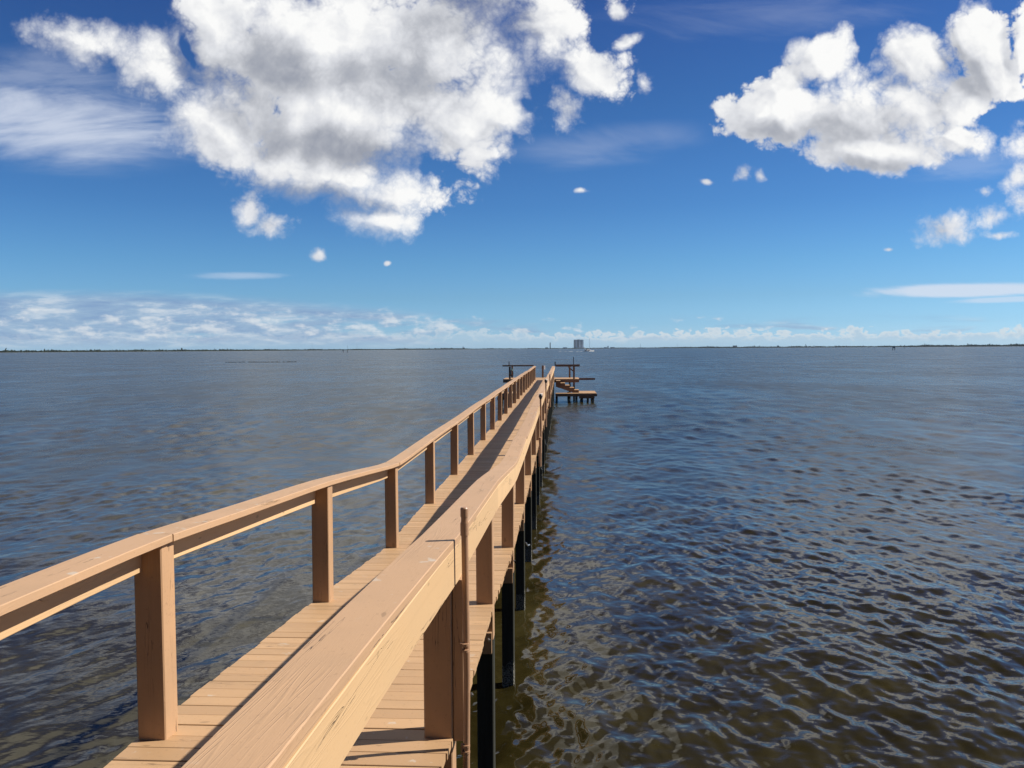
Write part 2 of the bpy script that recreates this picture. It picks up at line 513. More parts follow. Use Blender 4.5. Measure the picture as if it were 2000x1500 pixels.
# ------------------------------------------------------------------ mesh building
class MB:
    """Collects boards, tubes and blocks; build() links them as ONE mesh object."""

    def __init__(self):
        self.v, self.f, self.w, self.r, self.smooth = [], [], [], [], []

    def put(self, verts, faces, wood, rnd, smooth=False):
        o = len(self.v)
        self.v += [tuple(p) for p in verts]
        self.w += [tuple(p) for p in wood]
        self.r += [rnd] * len(verts)
        self.f += [tuple(i + o for i in f) for f in faces]
        self.smooth += [smooth] * len(faces)

    def sweep(self, prof, frames, rnd=None, smooth=False, cap=True):
        """prof: (side, up) points going round; frames: (origin, side axis, up axis) along the piece."""
        rnd = random.random() if rnd is None else rnd
        off = Vector((random.uniform(0, 400), random.uniform(0, 40), random.uniform(0, 40)))
        verts, wood, faces = [], [], []
        n, L, prev = len(prof), 0.0, None
        for (o, sd, up) in frames:
            if prev is not None:
                L += (o - prev).length
            prev = o
            for (a, c) in prof:
                verts.append(o + sd * a + up * c)
                wood.append((off.x + L, off.y + a, off.z + c))
        for k in range(len(frames) - 1):
            for i in range(n):
                j = (i + 1) % n
                faces.append((k * n + i, k * n + j, (k + 1) * n + j, (k + 1) * n + i))
        e = (len(frames) - 1) * n
        if cap and not smooth:
            faces.append(tuple(reversed(range(n))))
            faces.append(tuple(e + i for i in range(n)))
        self.put(verts, faces, wood, rnd, smooth)
        if cap and smooth:                      # the ends get corners of their own, so they stay crisp
            self.put(verts[:n], [tuple(reversed(range(n)))], wood[:n], rnd, False)
            self.put(verts[e:], [tuple(range(n))], wood[e:], rnd, False)

    def beam(self, p0, p1, w, h, up=Vector((0, 0, 1)), ch=0.004, rnd=None, segs=1):
        p0, p1 = Vector(p0), Vector(p1)
        d = (p1 - p0).normalized()
        sd = d.cross(up).normalized()
        u = sd.cross(d).normalized()
        self.sweep(rect(-w / 2, w / 2, -h / 2, h / 2, ch), [(p0.lerp(p1, k / segs), sd, u) for k in range(segs + 1)], rnd)

    def tube(self, pts, r, n=10, radii=None, cap=True):
        pts = [Vector(p) for p in pts]
        fr = []
        for k, p in enumerate(pts):
            a = pts[max(0, k - 1)]
            b = pts[min(len(pts) - 1, k + 1)]
            d = (b - a)
            d = d.normalized() if d.length > 1e-9 else Vector((0, 0, 1))
            ref = Vector((0, 0, 1)) if abs(d.z) < 0.9 else Vector((0, 1, 0))
            sd = d.cross(ref).normalized()
            u = sd.cross(d).normalized()
            s = radii[k] if radii else r
            fr.append((p, sd * s, u * s))
        prof = [(math.cos(2 * math.pi * i / n), math.sin(2 * math.pi * i / n)) for i in range(n)]
        self.sweep(prof, fr, smooth=True, cap=cap)

    def box(self, x0, x1, y0, y1, z0, z1, mtx=None):
        v = [Vector((x, y, z)) for z in (z0, z1) for (x, y) in ((x0, y0), (x1, y0), (x1, y1), (x0, y1))]
        if mtx:
            v = [mtx @ p for p in v]
        self.put(v, [(3, 2, 1, 0), (4, 5, 6, 7), (0, 1, 5, 4), (1, 2, 6, 5), (2, 3, 7, 6), (3, 0, 4, 7)], v, random.random())

    def build(self, name, mat, parent=None, origin=None):
        me = bpy.data.meshes.new(name)
        o = Vector(origin) if origin is not None else Vector((0, 0, 0))
        if parent is not None:
            o = world_loc(parent)
        me.from_pydata([(p[0] - o.x, p[1] - o.y, p[2] - o.z) for p in self.v], [], self.f)
        a = me.attributes.new('wood', 'FLOAT_VECTOR', 'POINT')
        a.data.foreach_set('vector', np.array(self.w, dtype=np.float32).ravel())
        a = me.attributes.new('board', 'FLOAT', 'POINT')
        a.data.foreach_set('value', np.array(self.r, dtype=np.float32))
        me.polygons.foreach_set('use_smooth', self.smooth)
        me.materials.append(mat)
        me.update()
        ob = bpy.data.objects.new(name, me)
        COL.objects.link(ob)
        if parent is not None:
            ob.parent = parent
        else:
            ob.location = o
        return ob


def world_loc(o):
    p = Vector((0, 0, 0))
    while o is not None:
        p += o.location
        o = o.parent
    return p


def rect(x0, x1, z0, z1, c):
    return [(x0 + c, z0), (x1 - c, z0), (x1, z0 + c), (x1, z1 - c), (x1 - c, z1), (x0 + c, z1), (x0, z1 - c), (x0, z0 + c)]


def thing(name, label, cat, loc=(0, 0, 0), group=None):
    o = bpy.data.objects.new(name, None)
    COL.objects.link(o)
    o.empty_display_size = 0.2
    o.location = loc
    tag(o, label, cat, group)
    return o


def tag(o, label, cat, group=None):
    o['label'] = label
    o['category'] = cat
    if group:
        o['group'] = group
    return o


def part(name, parent):
    """An Empty part that gathers sub-parts."""
    o = bpy.data.objects.new(name, None)
    COL.objects.link(o)
    o.empty_display_size = 0.1
    o.parent = parent
    return o


# ------------------------------------------------------------------ water
def water_surface():
    H = 4.05
    # ring spacing follows how fine the waves need to be at that range; spokes are dense towards the open water ahead
    r, rings = 5.5, []
    while r < 40000:
        rings.append(r)
        r += max(0.010, r * r / (H * (1500.0 if r < 140 else 900.0))) if r < 900 else r * 0.16
    rings = np.array(rings)
    az = np.concatenate([np.linspace(-37, 37, 860), np.linspace(37, 323, 60)[1:-1]])
    az = np.radians(az)
    R, A = np.meshgrid(rings, az, indexing='ij')
    X, Y = R * np.sin(A), R * np.cos(A)
    dr = np.gradient(rings)
    cell = np.maximum(dr, rings * np.radians(74 / 860.0) * 0.9)
    Z = np.zeros_like(X)
    lost = np.zeros_like(rings)
    NW = 250
    lam = np.exp(rng.uniform(np.log(0.12), np.log(5.0), NW))
    main = np.radians(-100)                        # the breeze crosses the pier, coming from the right and ahead
    spread = np.where(lam > 1.2, 0.50, 0.75)
    th = main + rng.normal(0, 1, NW) * spread
    th = np.where(np.arange(NW) % 3 == 0, np.radians(-62) + rng.normal(0, 0.5, NW), th)
    slope = 0.0083 * np.interp(np.log(lam), np.log([.1, .2, .35, .7, 1.2, 2.0, 5.0]), [.55, 1.1, 1.6, 1.2, .75, .55, .4])
    k = 2 * np.pi / lam
    ph = rng.uniform(0, 2 * np.pi, NW)
    # gusts: patches where the small ripples stand higher or lie flatter
    gust = np.zeros_like(X)
    for _ in range(14):
        l = rng.uniform(3.5, 26)
        t = rng.uniform(0, 2 * np.pi)
        gust += np.sin(2 * np.pi / l * (X * np.sin(t) + Y * np.cos(t) * 0.8) + rng.uniform(0, 6.28))
    gust = np.clip(1.0 + 0.17 * gust, 0.45, 1.7)
    u = np.clip((rings - 16) / 45, 0, 1)
    open_water = u * u * (3 - 2 * u)
    for i in range(NW):
        w = np.clip((lam[i] / cell - 1.4) / 1.6, 0, 1)
        lost += (slope[i] ** 2 / 2) * (1 - w ** 2)
        rows = np.nonzero(w > 0)[0]
        if len(rows) == 0:
            continue
        m = rows.max() + 1
        a = slope[i] / k[i]
        g = gust[:m] if lam[i] < 1.4 else 1.0
        if lam[i] > 0.6:                           # the chop stands higher out on the open water than in by the bank
            g = g * (1.0 + 1.3 * open_water[:m, None])
        Z[:m] += a * w[:m, None] * g * np.sin(k[i] * (X[:m] * np.sin(th[i]) + Y[:m] * np.cos(th[i])) + ph[i])
    n, c = X.shape
    co = np.stack([X, Y, Z], -1).reshape(-1, 3)
    centre = len(co)
    co = np.vstack([co, [[0, 0, 0]]])
    i = np.arange(n - 1)[:, None] * c
    j = np.arange(c)[None, :]
    j2 = (j + 1) % c
    quads = np.stack([i + j, i + c + j, i + c + j2, i + j2], -1).reshape(-1, 4)[:, ::-1]
    tris = np.stack([np.full(c, centre), j[0], j2[0]], -1)[:, ::-1]
    me = bpy.data.meshes.new('water')
    me.vertices.add(len(co))
    me.vertices.foreach_set('co', co.astype(np.float32).ravel())
    nl = quads.size + tris.size
    me.loops.add(nl)
    me.loops.foreach_set('vertex_index', np.concatenate([quads.ravel(), tris.ravel()]).astype(np.int32))
    me.polygons.add(len(quads) + len(tris))
    me.polygons.foreach_set('loop_start', np.concatenate([np.arange(len(quads)) * 4, quads.size + np.arange(len(tris)) * 3]).astype(np.int32))
    me.polygons.foreach_set('use_smooth', np.ones(len(quads) + len(tris), dtype=bool))
    me.update(calc_edges=True)
    me.validate()
    rough = np.clip(np.sqrt(np.sqrt(lost * 0.75 + 0.00002)), 0.03, 0.6)
    at = me.attributes.new('ripple', 'FLOAT', 'POINT')
    at.data.foreach_set('value', np.concatenate([np.repeat(rough, c), [0.1]]).astype(np.float32))
    ob = bpy.data.objects.new('water', me)
    COL.objects.link(ob)
    ob['kind'] = 'structure'
    m, T, b = material('brackish_water')
    geo = T.new('ShaderNodeNewGeometry').outputs['Position']
    bed = T.noise(T.v('MULTIPLY', geo, (0.80, 0.60, 1.0)), 1.0, 8.0, 0.68, 0.5)
    mud = T.ramp(bed, [(0.36, (0.0135, 0.0108, 0.0030)), (0.52, (0.0220, 0.0178, 0.0054)), (0.66, (0.0350, 0.0290, 0.0100))])
    T.put(b.inputs['Base Color'], mud)
    # cat's-paws: the breeze roughens the open water in drawn-out patches
    paw = T.noise(T.v('MULTIPLY', geo, (0.05, 0.035, 1.0)), 1.0, 5.0, 0.65, 0.5)
    flaw = T.noise(T.v('MULTIPLY', geo, (0.9, 0.22, 1.0)), 1.0, 3.0, 0.6, 0.2)
    k = T.add(T.step(paw, 0.3, 0.7, 0.86, 1.10), T.add(T.mul(T.sub(flaw, 0.5), 0.7), T.mul(T.sub(T.noise(T.v('MULTIPLY', geo, (0.14, 0.045, 1.0)), 1.0, 4.0, 0.65, 0.3), 0.5), 0.5)))
    T.put(b.inputs['Roughness'], T.mul(attr(T, 'ripple', 'Fac'), k))
    b.inputs['IOR'].default_value = 1.333
    bump = T.new('ShaderNodeBump')
    bump.inputs['Strength'].default_value = 1.0
    bump.inputs['Distance'].default_value = 1.0
    rp = T.noise(T.mapping(geo, (0, 0, 0), (0, 0, 0.2), (9.0, 13.0, 9.0)), 1.0, 2.0, 0.5, 0.2)
    T.put(bump.inputs['Height'], T.mul(rp, 0.0022))
    T.put(b.inputs['Normal'], bump.outputs[0])
    me.materials.append(m)
    return ob


water_surface()

# ------------------------------------------------------------------ the pier
THETA = RAD(3.28)
SIN, COS = math.sin(THETA), math.cos(THETA)
X0 = -2.131
WID = 1.54
BAY = 3.05
AX_S, AX_T, UP = Vector((SIN, COS, 0)), Vector((COS, -SIN, 0)), Vector((0, 0, 1))


def PT(s, t, z):
    return Vector((X0 + s * SIN + t * COS, s * COS - t * SIN, z))


S_KEYS = [-8, 0, 3.0, 4.3, 7.35, 10.4, 13.45] + [13.45 + BAY * k for k in range(1, 19)]
H_KEYS = [1.88, 1.90, 1.92, 1.945, 2.149, 2.390, 2.388] + [2.390, 2.372, 2.37, 2.371, 2.352, 2.364, 2.342, 2.362, 2.351, 2.346, 2.356, 2.350, 2.375, 2.374, 2.361, 2.355, 2.345, 2.352]
JIT_L = [0.0] * 5 + [random.uniform(-.009, .009) for k in range(20)]
JIT_R = [0.0] * 5 + [0.008 * math.sin(1.7 * k + 1) + random.uniform(-.008, .008) for k in range(20)]


def interp(s, ks, vs):
    if s <= ks[0]:
        return vs[0]
    for k in range(len(ks) - 1):
        if s <= ks[k + 1]:
            u = (s - ks[k]) / (ks[k + 1] - ks[k])
            return vs[k] * (1 - u) + vs[k + 1] * u
    return vs[-1]


def deck_z(s, t=WID / 2):
    z = CAM_H - sum(interp(s + d, S_KEYS, H_KEYS) for d in (-.22, 0, .22)) / 3
    u = t / WID
    return z + interp(s, S_KEYS, JIT_L) * (1 - u) + interp(s, S_KEYS, JIT_R) * u


def flare(s):
    """How far the right-hand rail stands out of line near the shore end."""
    return interp(s, [-8, 1.6, 4.4, 7.45], [-.080, -.080, .030, 0.0])


RAIL_H = 1.035                       # top of the cap above the deck
CAP_T = 0.040
POST = 0.140
S_END = 65.4
posts_s = [-7.9, -4.85, -1.8, 1.25] + [4.3 + BAY * k for k in range(21)]

pier = thing('wooden_pier', 'long narrow tan painted wooden pier with two handrails running straight out over the water', 'pier', (X0, 0, 0))

# deck: boards laid across
mb = MB()
s = -8.2
while s < 67.55:
    w = 0.1385 + random.uniform(-.002, .002)
    gap = random.choice((0.003, 0.003, 0.004, 0.005, 0.008))
    tl, tr = -0.010 + random.uniform(-.008, .008), WID + 0.006 + flare(s) + random.uniform(-.007, .007)
    dz0 = random.uniform(-.0018, .0018)
    tilt = random.uniform(-.0012, .0012)
    fr = []
    for t in (tl, WID * .33, WID * .66, tr):
        z = (deck_z(s, t) + deck_z(s + w, t)) / 2 + dz0
        sl = (deck_z(s + w, t) - deck_z(s, t)) / w + tilt / w
        a = Vector((AX_S.x, AX_S.y, sl)).normalized()
        fr.append((PT(s + w / 2, t, z), -a, (-a).cross(AX_T)))
    mb.sweep(rect(-w / 2, w / 2, -0.036, 0.0, 0.0025), fr)
    s += w + gap
mb.build('deck', M_DECK, pier)

# framing under the deck
mb = MB()
for t in (0.165, WID / 2, WID - 0.165):
    fr = [(PT(q, t, deck_z(q, t) - 0.041), AX_T, UP) for q in np.arange(-8, 67.6, 0.61)]
    mb.sweep(rect(-.02, .02, -0.185, 0.0, .003), fr)
mb.build('joists', M_POST, pier)
for s in posts_s:
    mb = MB()
    for ds in (-.094, .094):
        mb.sweep(rect(-.02, .02, -.41, -.23, .003), [(PT(s + .07 + ds, t, deck_z(s)), AX_S, UP) for t in (.01, WID - .01)])
    mb.build('cross_beam', M_POST, pier)


def rail_side(side):
    """One handrail: posts, the flat cap boards, the deep board under the cap on the outer side."""
    rail = part('railing', pier)
    tin = 0.0 if side < 0 else WID - POST
    for i, s in enumerate(posts_s):
        if side > 0 and s == 4.3:
            s = 4.40
        t = tin + POST / 2 + (flare(s) if side > 0 else 0)
        zt = deck_z(s, t) + RAIL_H - CAP_T - .002
        w = POST * random.uniform(.96, 1.04)
        lx, ly = random.uniform(-.012, .012), random.uniform(-.008, .008)
        if s < 4.5 and s > 4:
            w, lx, ly = POST * 1.03, (-.004 if side < 0 else .0), 0.0
        zb = deck_z(s, t) - .30
        c0, c1 = PT(s + POST / 2, t, zb), PT(s + POST / 2 + ly, t + lx, zt)
        mb = MB()
        mb.beam(c0, c1, w, w, AX_S, .006, segs=4)
        mb.build('post', M_POST, rail)
        p = MB()
        p.beam(PT(s + POST / 2, t, -1.6), c0 - Vector((0, 0, .001)), w * 1.01, w * 1.01, AX_S, .010, segs=3)
        p.build('piling', M_PILE, pier)
    # cap boards, each over two bays
    cuts = posts_s[::2] + [S_END + .12]
    if side > 0:
        cuts = [-7.9] + posts_s[1::2] + [S_END + .12]
    lo, hi = (-.012, .168) if side < 0 else (WID - .143, WID + .044)
    for a, b in zip(cuts[:-1], cuts[1:]):
        a0, b0 = a + .07 + .0008, b + .07 - .0008
        dl = random.uniform(-.012, .012) if a > 8 else random.uniform(-.004, .004)
        qs = np.linspace(a0, b0, 15)
        sway = random.uniform(-.006, .006)
        fr = []
        for q in qs:
            u = (q - a0) / (b0 - a0)
            fr.append((PT(q, dl + (flare(q) if side > 0 else 0) + sway * math.sin(u * math.pi), deck_z(q, tin) + RAIL_H - CAP_T + .006 * math.sin(u * 6.3 + a)), AX_T, UP))
        mb = MB()
        mb.sweep(rect(lo, hi, 0, CAP_T, .0035), fr)
        mb.build('cap_board', M_CAP, rail)
    # board on edge below the cap
    if side < 0:
        for a, b in zip(posts_s[:-1], posts_s[1:]):
            mb = MB()
            qs = np.linspace(a + POST + .004, b - .004, 7)
            mb.sweep(rect(.0, .038, -.142, 0, .003), [(PT(q, 0, deck_z(q, 0) + RAIL_H - CAP_T - .003), AX_T, UP) for q in qs])
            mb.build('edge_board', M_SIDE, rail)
    else:
        for a, b in zip(cuts[:-1], cuts[1:]):
            mb = MB()
            qs = np.linspace(a + .0705, b + .0695, 13)
            mb.sweep(rect(WID + .004, WID + .0425, -.19, 0, .003), [(PT(q, flare(q), deck_z(q, WID) + RAIL_H - CAP_T - .002), AX_T, UP) for q in qs])
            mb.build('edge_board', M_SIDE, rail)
    return rail


rail_side(-1)
rr = rail_side(1)
# doubled outer member on the nearest right-hand post, with its foot cut at a slant
mb = MB()
s, t0, t1 = 4.40, WID + .034, WID + .090
zt, zb = deck_z(s, WID) + RAIL_H - .235, deck_z(s, WID) - .02
mb.sweep(rect(t0, t1, 0, .12, .004), [(PT(s + .01, 0, zb), AX_T, AX_S), (PT(s + .01, 0, zt), AX_T, AX_S)])
mb.build('post_sister_board', M_POST, rr)
# bolts through the outer joist near the camera
for s in (5.35, 6.6, 10.1):
    mb = MB()
    z = deck_z(s, WID) - .10
    mb.tube([PT(s, WID + .02, z), PT(s, WID + .040, z)], .006, 8)
    mb.tube([PT(s, WID + .022, z), PT(s, WID + .032, z)], .014, 6)
    mb.build('bolt', M_STEEL, pier)
# slack tie rods between neighbouring pilings
for k, s in enumerate((13.45, 22.6, 28.7)):
    mb = MB()
    a, b = PT(s + .05, WID + .01, 1.05), PT(s + 1.2, WID + .03, .75)
    mb.tube([a, a.lerp(b, .5) - Vector((0, 0, .03)), b], .014, 6)
    mb.build('tie_rod', M_STEEL, pier)

# ---- the T-shaped end
def platform(parent, s0, s1, t0, t1, z, name, pitch=0.142, along='s'):
    mb = MB()
    q = s0
    while q < s1 - .02:
        w = min(pitch - .005, s1 - q)
        zz = z + random.uniform(-.003, .003)
        mb.sweep(rect(0, w, -.036, 0, .003), [(PT(q, t0 + random.uniform(-.015, .015), zz), AX_S, UP), (PT(q, t1 + random.uniform(-.015, .015), zz), AX_S, UP)][::-1])
        q += pitch
    return mb.build(name, M_DECK, parent)


def bar(parent, name, p0, p1, w, h, mat=None):
    mb = MB()
    mb.beam(p0, p1, w, h, UP if abs((Vector(p1) - Vector(p0)).normalized().z) < .9 else AX_S, .004)
    return mb.build(name, mat or M_DOCK, parent)


ZD = CAM_H - 2.352
end = part('end_platform', pier)
platform(end, 67.58, 71.3, -2.45, 3.45, ZD, 'platform_deck')
bar(end, 'fascia', PT(67.60, -2.42, ZD - .155), PT(67.60, 3.42, ZD - .155), .04, .23)
bar(end, 'fascia', PT(71.28, -2.42, ZD - .155), PT(71.28, 3.42, ZD - .155), .04, .23)
bar(end, 'fascia', PT(67.62, -2.43, ZD - .155), PT(71.26, -2.43, ZD - .155), .04, .23)
bar(end, 'fascia', PT(67.62, 3.43, ZD - .155), PT(71.26, 3.43, ZD - .155), .04, .23)
bar(end, 'overhanging_beam', PT(69.6, 3.48, ZD - .075), PT(69.6, 4.75, ZD - .075), .09, .16)
# railings of the platform
ZR = ZD + 1.04
for (t, s, top) in ((-1.93, 67.75, .96), (3.05, 67.75, .96), (-1.93, 71.05, 1.0), (2.75, 71.05, 1.05), (.56, 71.15, .98)):
    bar(end, 'post', PT(s, t, ZD - .5), PT(s, t, ZD + top), .145, .145)
    p = MB()
    p.beam(PT(s, t, -1.6), PT(s, t, ZD - .51), .15, .15, AX_S, .01)
    p.build('piling', M_PILE, pier)
bar(end, 'handrail', PT(67.75, -2.50, ZR), PT(67.75, -.06, ZR), .19, .11)
bar(end, 'handrail', PT(67.66, WID + .1, ZR), PT(67.66, 3.50, ZR), .05, .17)
bar(end, 'rail_brace', PT(67.70, 2.62, ZR - .10), PT(67.70, 2.98, ZR - .42), .05, .09)
# stairs going down to the right, alongside the front of the platform
stairs = part('stairs', pier)
ZL = .70
NST = 5
st0, st1 = WID + .12, 3.40
for ss in (66.25, 67.35):
    mb = MB()
    rise, run = (ZD - .12 - ZL) / NST, (st1 - st0) / NST
    pts = [(st0, ZD - .12)]
    for k in range(NST):
        pts.append((st0 + run * (k + 1), ZD - .12 - rise * k))
        pts.append((st0 + run * (k + 1), ZD - .12 - rise * (k + 1)))
    low = [(st1, ZL - .0), (st1 - .42, ZL), (st0, ZD - .12 - .42)]
    poly = pts + low[1:]
    v = [PT(ss, t, z) for t, z in poly] + [PT(ss + .045, t, z) for t, z in poly]
    n = len(poly)
    mb.put(v, [tuple(range(n)), tuple(reversed(range(n, 2 * n)))] + [(i + n, (i + 1) % n + n, (i + 1) % n, i) for i in range(n)], [(p.x, p.z, p.y) for p in v], .5)
    mb.build('stringer', M_DOCK, stairs)
for k in range(NST):
    mb = MB()
    z = ZD - .12 - rise * k
    mb.beam(PT(66.22, st0 + run * (k + .5), z + .02), PT(67.42, st0 + run * (k + .5), z + .02), run - .01, .036, UP)
    mb.build('tread', M_DECK, stairs)
# lower landing on the right
low = part('lower_platform', pier)
platform(low, 65.25, 66.15, WID + .10, 3.35, ZL, 'walkway_deck')
platform(low, 65.25, 68.9, 3.36, 4.69, ZL + .01, 'platform_deck')
bar(low, 'fascia', PT(65.22, WID + .10, ZL - .13), PT(65.22, 4.73, ZL - .13), .045, .20)
bar(low, 'fascia', PT(65.30, 3.40, ZL - .28), PT(65.30, 4.55, ZL - .28), .045, .20)
bar(low, 'fascia', PT(65.24, 4.71, ZL - .13), PT(68.9, 4.71, ZL - .13), .045, .20)
for (s, t) in ((65.45, WID + .18), (66.0, 2.62), (65.45, 3.20), (65.7, 3.62), (68.6, 3.62), (65.5, 4.45), (67.2, 4.10), (68.6, 4.45), (68.6, 2.62)):
    p = MB()
    p.beam(PT(s, t, -1.6), PT(s, t, ZL - .05), .17, .17, AX_S, .02)
    p.build('piling', M_PILE, low)
# boat landing on the left
lft = part('left_landing', pier)
ZB = CAM_H - 2.96
platform(lft, 57.9, 60.4, -2.1, -.10, ZB, 'platform_deck')
bar(lft, 'fascia', PT(57.88, -2.1, ZB - .14), PT(57.88, -.1, ZB - .14), .045, .22)
bar(lft, 'beam', PT(58.1, -2.2, ZB - .36), PT(58.1, -.1, ZB - .36), .10, .18, M_PILE)
for (s, t, top) in ((58.0, -2.05, ZB + .24), (58.0, -1.45, ZB - .04), (58.0, -.75, ZB + .5), (60.2, -2.05, ZB + .2), (60.2, -.9, ZB + .3)):
    p = MB()
    p.tube([PT(s, t, -1.6), PT(s, t, top)], .12, 10)
    p.build('piling', M_PILE, lft)

# ------------------------------------------------------------------ small things on the pier
def pipe(s, top, bottom, label, cap_kind, t=WID + .115, r=.0165):
    z = deck_z(s, WID)
    o = thing('standpipe', label, 'pipe', PT(s, t, z + bottom), 'pipes standing along the outside of the right handrail')
    mb = MB()
    mb.tube([PT(s, t, z + bottom), PT(s + .02, t + .004, z + bottom + .5), PT(s, t, z + top)], r, 14)
    mb.build('tube', M_PIPE, o)
    if cap_kind == 'coupling':
        mb = MB()
        zt = z + top
        for z0, z1, k in ((-.095, -.090, 1.0), (-.090, -.030, 1.22), (-.030, -.024, 1.1)):
            mb.tube([PT(s, t, zt + z0), PT(s, t, zt + z1)], r * k, 14)
        mb.build('collar', M_PIPE, o)
        mb = MB()
        mb.tube([PT(s, t, zt - .0), PT(s, t, zt + .040)], r * 1.16, 14)
        mb.tube([PT(s, t, zt + .040), PT(s, t, zt + .046)], r, 14, [r * 1.16, r * .9])
        mb.build('cap', M_PIPE, o)
        for zz in (.48, -.02):
            mb = MB()
            mb.tube([PT(s, t, z + zz), PT(s, t, z + zz + .012)], r * 1.15, 14)
            mb.tube([PT(s, t, z + zz + .03), PT(s, t, z + zz + .042)], r * 1.15, 14)
            mb.beam(PT(s, WID + .09, z + zz + .02), PT(s, t - r, z + zz + .02), .02, .05, UP, .002)
            mb.build('clamp', M_PIPE, o)
        mb = MB()
        zb = z + bottom
        mb.tube([PT(s, t, zb + .03), PT(s, t - .002, zb), PT(s, t - .03, zb - .028), PT(s, t - .16, zb - .03)], r * 1.22, 14)
        mb.build('elbow', M_PIPE, o)
    elif cap_kind == 'head':
        zt = z + top
        mb = MB()
        mb.tube([PT(s, t, zt - .02), PT(s, t, zt + .0), PT(s, t, zt + .05), PT(s, t, zt + .085), PT(s, t, zt + .10)], r, 12, [.02, .03, .046, .04, .01])
        mb.build('lamp_head', M_BLACK, o)
        mb = MB()
        mb.tube([PT(s, t, zt + .10), PT(s, t, zt + .108), PT(s, t, zt + .112)], r, 12, [.05, .05, .04])
        mb.build('lamp_lid', M_WHITE, o)
    return o


pipe(4.27, 1.14, -.14, 'tan painted pipe with threaded cap nearest the camera, clamped to the right rail post', 'coupling')
pipe(20.3, 1.22, -.05, 'nearer of two thin pipes with dark round lamp heads on the right rail', 'head', WID + .09, .022)
pipe(27.0, 1.32, -.05, 'farther of two thin pipes with dark round lamp heads on the right rail', 'head', WID + .09, .022)
pipe(18.4, .52, -.10, 'short pale tan pipe stub ending below the right rail, behind the nearer lamp pipe', 'plain', WID + .12, .028)
pipe(36.0, 1.25, -.05, 'slim tan pipe with a tan knob near the far end of the right rail', 'coupling', WID + .09, .026)


def rod(s, t, z0, z1, r, mat, label, name='rod_holder', lean=(0, 0)):
    o = MB()
    o.tube([PT(s, t, z0), PT(s + lean[0] * .5, t + lean[1] * .5, (z0 + z1) / 2), PT(s + lean[0], t + lean[1], z1)], r, 10)
    ob = o.build(name, mat, None, PT(s, t, z0))
    return tag(ob, label, 'rod holder', 'rod holders standing on the end platform')


rod(67.70, 3.02, ZR - .1, ZR + .66, .030, M_BLACK, 'tall thin black rod holder tube standing above the right corner of the end platform rail')
rod(67.64, WID + .06, ZR - .02, ZR + .30, .045, M_BLACK, 'short black rod holder at the far end of the right handrail')
rod(67.75, -1.98, ZR + .05, ZR + .33, .035, M_MARK, 'short grey rod holder above the left corner rail of the end platform')
rod(71.05, .70, ZD + .66, ZD + .98, .045, M_WHITE, 'white plastic rod holder fixed to the lone post at the middle of the end platform')

hose = MB()
cx = PT(67.60, -1.75, ZD + .52)
for k in range(5):
    pts = []
    for i in range(15):
        a = 2 * math.pi * i / 14
        pts.append(cx + AX_T * (.085 * math.sin(a) * (1 + .06 * k)) + UP * (.27 * math.cos(a) - .02 * k) + AX_S * (-.02 * k + .01 * math.sin(3 * a)))
    hose.tube(pts, .017, 7, cap=False)
hose.tube([cx + UP * .34, cx + UP * .26], .05, 8)
tag(hose.build('garden_hose', M_HOSE, None, cx), 'dark green garden hose coiled on the left post of the end platform', 'hose')


# ------------------------------------------------------------------ far shore
def bearing(x, dist):
    """A point on the water at that distance along the compass bearing x (hundredths of the way over the view)."""
    u = (x - 1000) / 1700.0
    return Vector((u * dist, dist, 0))


# x bearing, distance, canopy height
SHORE = [(-500, 3400, 10), (-100, 3800, 10), (200, 4400, 10), (400, 5200, 10), (600, 7200, 10.5), (760, 9000, 10.5), (840, 10200, 16), (900, 10600, 16), (920, 11500, 11), (1000, 13500, 12), (1240, 13800, 13), (1300, 12500, 14),
         (1345, 11000, 18), (1420, 9500, 14), (1500, 9000, 13), (1600, 8800, 14), (1660, 8400, 12), (1772, 7600, 11), (1780, 7400, 16), (1920, 7000, 15), (1990, 6800, 17), (2100, 6800, 14), (2500, 6500, 14)]


def shore_at(x):
    ks = [a[0] for a in SHORE]
    d = math.exp(interp(x, ks, [math.log(a[1]) for a in SHORE]))
    return d, interp(x, ks, [a[2] for a in SHORE])


xs = np.arange(-500, 2501, 5.0)
v, f = [], []
for x in xs:
    d, h = shore_at(x)
    v += [bearing(x, d - 15), bearing(x, d) + Vector((0, 0, 1.2)), bearing(x, d + 2500) + Vector((0, 0, 2.0))]
    v[-3].z = -.5
for k in range(len(xs) - 1):
    a = k * 3
    f += [(a, a + 3, a + 4, a + 1), (a + 1, a + 4, a + 5, a + 2)]
me = bpy.data.meshes.new('far_shore')
me.from_pydata(v, [], f)
me.materials.append(M_SHORE)
ob = bpy.data.objects.new('far_shore', me)
COL.objects.link(ob)
ob['kind'] = 'structure'

